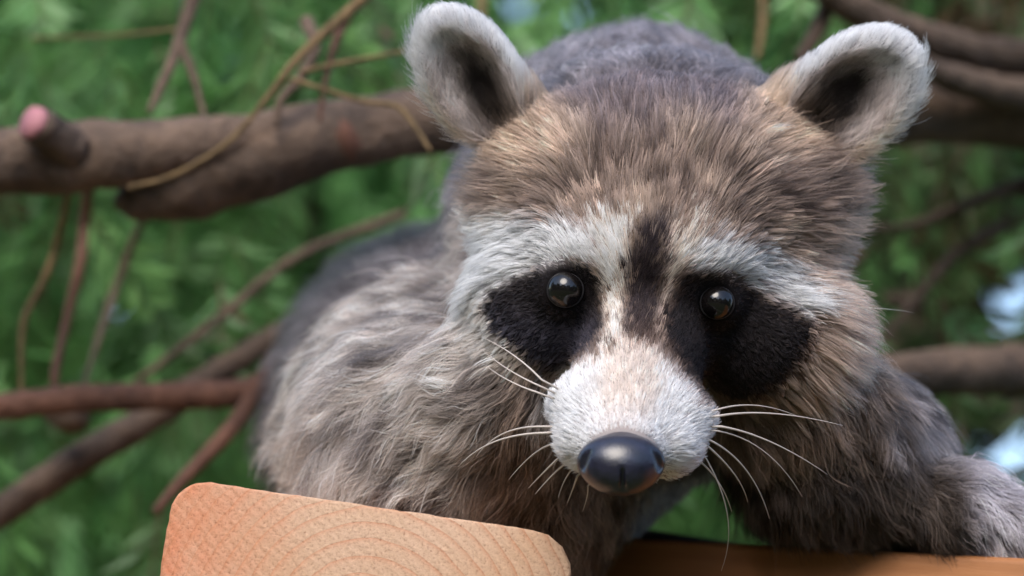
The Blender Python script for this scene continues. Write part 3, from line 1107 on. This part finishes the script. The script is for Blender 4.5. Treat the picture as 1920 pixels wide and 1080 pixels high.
def build_trees():
    bk = m_bark('limb_bark', tuple(lin(40, 32, 27)), tuple(lin(118, 96, 79)), 32)
    bk_red = m_bark('twig_bark_red', tuple(lin(60, 40, 32)), tuple(lin(122, 84, 66)), 60)
    bk_tan = m_bark('twig_bark_tan', tuple(lin(84, 68, 42)), tuple(lin(150, 122, 82)), 120)
    bk_grey = m_bark('twig_bark_grey', tuple(lin(58, 46, 38)), tuple(lin(120, 98, 80)), 80)
    cutm = m_simple('cut_wood', lin(168, 112, 118), 0.7)
    redm = m_simple('scar_wood', lin(106, 70, 54), 0.8)

    # near tree: the trunk stands out of the frame, its limbs cross behind the raccoon
    tp = W(C(2560, 400, 3600))
    T1 = root('conifer_tree', (tp[0], tp[1], 0.0), 'conifer with bare brown limbs and thin twigs passing behind the raccoon', 'tree')
    tz = np.linspace(-0.1, 4.4, 30)
    tv, tf = tube(np.stack([tp[0] + 0.03 * np.sin(tz * 1.3), tp[1] + 0.02 * np.cos(tz), tz], 1), 0.12 - 0.016 * tz + 0.05 * np.exp(-tz * 4), 20, 0.06, 2)
    mesh_obj('trunk', tv, tf, bk, T1)
    limb('limb', [(2560, 330, 3600, 92), (2200, 245, 3000, 84), (1850, 205, 2400, 70), (1500, 215, 2000, 66), (1150, 230, 1800, 64), (830, 228, 1700, 64),
                  (640, 258, 1640, 66), (470, 300, 1600, 74), (330, 345, 1580, 70), (240, 385, 1560, 34), (225, 395, 1555, 6)], bk, T1, 90, 22, 0.10, 1)
    big = limb('limb', [(900, 205, 1900, 40), (640, 235, 1700, 50), (430, 268, 1560, 52), (250, 285, 1500, 62), (80, 300, 1480, 66), (-150, 300, 1450, 64), (-500, 270, 1400, 52)], bk, T1, 70, 20, 0.10, 4)
    st = limb('stub', [(140, 280, 1440, 40), (105, 256, 1400, 38), (66, 232, 1360, 36)], bk, big, 10, 18, 0.06, 5)
    v, f = tube(spline(np.array([C(70, 234, 1364), C(56, 226, 1350)]), 3), np.array([37, 38, 35.]), 18, 0.04, 3)
    mesh_obj('cut_face', W(v), f, cutm, big)
    v, f = tube(spline(np.array([C(655, 250, 1640), C(640, 262, 1628), (C(622, 275, 1630))]), 6), np.array([40, 62, 70, 70, 60, 36.]), 18, 0.1, 8)
    mesh_obj('branch_scar', W(v), f, redm, big)
    limb('limb', [(2560, 800, 3600, 60), (2150, 715, 2700, 52), (1920, 695, 2300, 48), (1720, 700, 2000, 44), (1500, 720, 1800, 36), (1350, 730, 1700, 20)], bk, T1, 50, 18, 0.10, 6)
    limb('limb', [(2560, 60, 3600, 60), (2150, 90, 2800, 46), (1900, 110, 2400, 38), (1700, 60, 2100, 34), (1560, -10, 1950, 30), (1450, -80, 1900, 22)], bk_grey, T1, 50, 16, 0.10, 7)
    limb('limb', [(2560, 240, 3600, 50), (2100, 190, 2700, 44), (1920, 180, 2300, 36), (1800, 150, 2100, 28), (1700, 110, 1950, 18)], bk_grey, T1, 50, 16, 0.10, 9)
    # red forked branch and a dark one under it
    rb = limb('branch', [(720, 540, 2100, 34), (600, 600, 1950, 30), (530, 670, 1850, 28), (480, 730, 1800, 27), (330, 742, 1760, 27), (130, 748, 1720, 27), (-20, 765, 1700, 25), (-250, 780, 1650, 18)], bk_red, T1, 60, 14, 0.07, 11)
    limb('twig', [(486, 715, 1800, 16), (455, 775, 1740, 17), (410, 830, 1680, 16), (350, 892, 1620, 13), (290, 960, 1560, 8)], bk_red, rb, 24, 10, 0.08, 12)
    limb('branch', [(620, 560, 2400, 18), (500, 640, 2300, 22), (400, 705, 2200, 26), (270, 790, 2100, 30), (150, 860, 2000, 31), (0, 960, 1900, 30), (-200, 1080, 1800, 30)], bk, T1, 50, 14, 0.09, 13)
    limb('branch', [(90, 745, 1900, 26), (120, 775, 1900, 36), (165, 790, 1900, 20)], bk, T1, 14, 10, 0.2, 14)
    tw = [
        ([(240, 352, 1380, 5), (310, 335, 1370, 5), (380, 300, 1360, 5), (440, 255, 1360, 5), (500, 185, 1370, 6), (545, 125, 1390, 8), (590, 78, 1420, 9), (640, 35, 1450, 11), (720, -40, 1500, 13)], bk_tan),
        ([(372, -30, 1800, 15), (345, 50, 1750, 14), (325, 110, 1700, 12), (300, 165, 1650, 9), (280, 212, 1600, 6)], bk_grey),
        ([(340, 85, 1720, 9), (362, 140, 1680, 8), (378, 200, 1640, 6), (384, 230, 1600, 4)], bk_grey),
        ([(565, 135, 1380, 5), (640, 118, 1400, 4.5), (740, 100, 1440, 4), (860, 78, 1500, 3)], bk_tan),
        ([(545, 148, 1360, 5), (600, 165, 1320, 4.5), (680, 190, 1280, 5), (745, 200, 1220, 5.5), (780, 240, 1180, 5), (808, 284, 1150, 4)], bk_tan),
        ([(655, 20, 1560, 12), (635, 65, 1500, 9), (615, 130, 1460, 6), (604, 190, 1440, 5), (600, 228, 1430, 4)], bk_red),
        ([(575, 40, 1700, 14), (590, 90, 1600, 12), (560, 150, 1550, 10), (525, 190, 1520, 8), (520, 240, 1500, 6)], bk_grey),
        ([(60, 72, 2000, 3), (220, 66, 1900, 3.5), (335, 55, 1760, 4)], bk_tan),
        ([(135, 330, 1560, 6), (110, 440, 1760, 7), (85, 520, 1780, 8), (45, 600, 1750, 7), (40, 690, 1720, 5), (40, 775, 1700, 4)], bk_tan),
        ([(175, 300, 1700, 12), (160, 400, 1900, 10), (150, 500, 1880, 11), (125, 600, 1850, 9), (105, 690, 1760, 9), (100, 745, 1730, 6)], bk_red),
        ([(300, 360, 1700, 8), (260, 430, 2100, 8), (210, 560, 2150, 8), (180, 650, 2000, 6), (150, 745, 1760, 4)], bk_grey),
        ([(760, 400, 2400, 10), (560, 480, 2300, 9), (420, 590, 2200, 9), (330, 660, 2150, 8), (250, 720, 2100, 6)], bk_grey),
        ([(905, -30, 2200, 9), (903, 40, 2150, 8), (900, 110, 2100, 6)], bk_tan),
        ([(1430, -30, 2300, 9), (1430, 40, 2250, 8), (1420, 110, 2200, 6)], bk_tan),
        ([(1560, -30, 2000, 14), (1540, 40, 1980, 16), (1500, 110, 1950, 14)], bk_grey),
        ([(1930, 400, 2600, 12), (1800, 470, 2500, 12), (1720, 560, 2450, 9), (1650, 640, 2400, 6)], bk_grey),
        ([(1960, 330, 2600, 14), (1820, 380, 2500, 12), (1720, 420, 2450, 9), (1620, 430, 2400, 6)], bk_grey),
    ]
    for i, (c, m) in enumerate(tw):
        limb('twig', c, m, T1, 30, 8, 0.10, 20 + i)
    # bare dead sprigs close to the trunk
    r = np.random.default_rng(21)
    for i in range(26):
        x, y, d = r.uniform(1500, 2150), r.uniform(-150, 820), r.uniform(2300, 4200)
        a = r.uniform(-0.9, 0.7)
        if abs(y - 690) < 260 and x > 1750:
            continue
        ln = r.uniform(150, 420)
        limb('twig', [(x, y, d, r.uniform(7, 20)), (x - ln * .5 * math.cos(a), y - ln * .5 * math.sin(a) + r.uniform(-20, 20), d - 80, 9),
                      (x - ln * math.cos(a), y - ln * math.sin(a) + 40, d - 160, 4)], bk if i % 3 else bk_grey, T1, 14, 7, 0.1, 50 + i)
    leaf1 = m_leaf('spray_green', [(0.0, tuple(lin(98, 76, 54))), (0.06, tuple(lin(80, 84, 52))), (0.3, tuple(lin(82, 122, 68))), (0.6, tuple(lin(104, 154, 84))), (1.0, tuple(lin(152, 200, 124)))])
    def brown(px, py, y, r):
        return np.clip(0.48 + 0.16 * r.normal(size=len(px)) - 0.40 * sstep(1350, 1750, px) * (0.6 + 0.4 * sstep(700, 250, py)), 0.02, 1)
    def keepn(px, py, y, r):
        behind = (px > 560) & (px < 1620) & (py > 150)
        return (~behind | (r.random(len(px)) < 0.35))
    crown([sprays(1500, (-700, -500, 2300), (2700, 1300, 5200), 270, 31, 40, keepn, 1.5, brown, (0.22, 0.036))], leaf1, T1)

    # dense conifer further back
    bp = W(C(500, 500, 15500))
    T2 = root('conifer_tree', (bp[0], bp[1], 0.0), 'dense green conifer crown filling the space beyond the bare limbs', 'tree')
    tv, tf = tube(np.stack([bp[0] + 0.02 * np.sin(tz), bp[1] + 0 * tz, tz], 1), 0.10 - 0.014 * tz, 14, 0.06, 3)
    mesh_obj('trunk', tv, tf, bk_grey, T2)
    leaf2 = m_leaf('needle_green', [(0.0, tuple(lin(70, 58, 42))), (0.08, tuple(lin(52, 68, 44))), (0.35, tuple(lin(90, 136, 78))), (0.65, tuple(lin(110, 168, 96))), (1.0, tuple(lin(154, 210, 138)))])
    def tint2(px, py, y, r):
        return np.clip(0.50 + 0.20 * r.normal(size=len(px)) - 0.42 * sstep(1200, 1650, px), 0.03, 1)
    crown([sprays(10500, (-1300, -900, 5600), (3300, 1700, 15000), 350, 32, 36, None, 1.5, tint2, (0.26, 0.055)),
           sprays(2600, (-3600, -1100, 7000), (-1200, 1900, 15000), 380, 33, 26, None, 1.1, tint2, (0.22, 0.09)),
           sprays(2600, (3200, -1100, 7000), (5600, 1900, 15000), 380, 34, 26, None, 1.1, tint2, (0.22, 0.09))], leaf2, T2)
build_trees()

def build_reflection_treeline():
    # unseen woods added behind the viewer to darken reflections in eyes and wet nose
    r = np.random.default_rng(77)
    n = 9000
    az = r.uniform(R_(165), R_(375), n)
    rd = r.uniform(11, 14, n)
    hmax = 6.2 + 1.3 * np.sin(az * 9) + 0.8 * np.sin(az * 23 + 1)
    z = r.random(n) ** 0.8 * hmax
    c = np.stack([np.cos(az) * rd, np.sin(az) * rd + 1.0, z], 1)
    a = nrm(r.normal(size=(n, 3))) * r.uniform(0.25, 0.6, n)[:, None]
    b = nrm(np.cross(a, r.normal(size=(n, 3)))) * r.uniform(0.15, 0.4, n)[:, None]
    V = np.stack([c - a, c + b, c + a, c - b], 1).reshape(-1, 3)
    o = mesh_obj('reflection_treeline', V, np.arange(len(V)).reshape(-1, 4), m_simple('wood_foliage', (0.05, 0.10, 0.04), 0.8), smooth=False)
    o['kind'] = 'stuff'
    o['label'] = 'leafy green wood added unseen behind the viewer for the eye reflections'
    o['category'] = 'woods'
build_reflection_treeline()
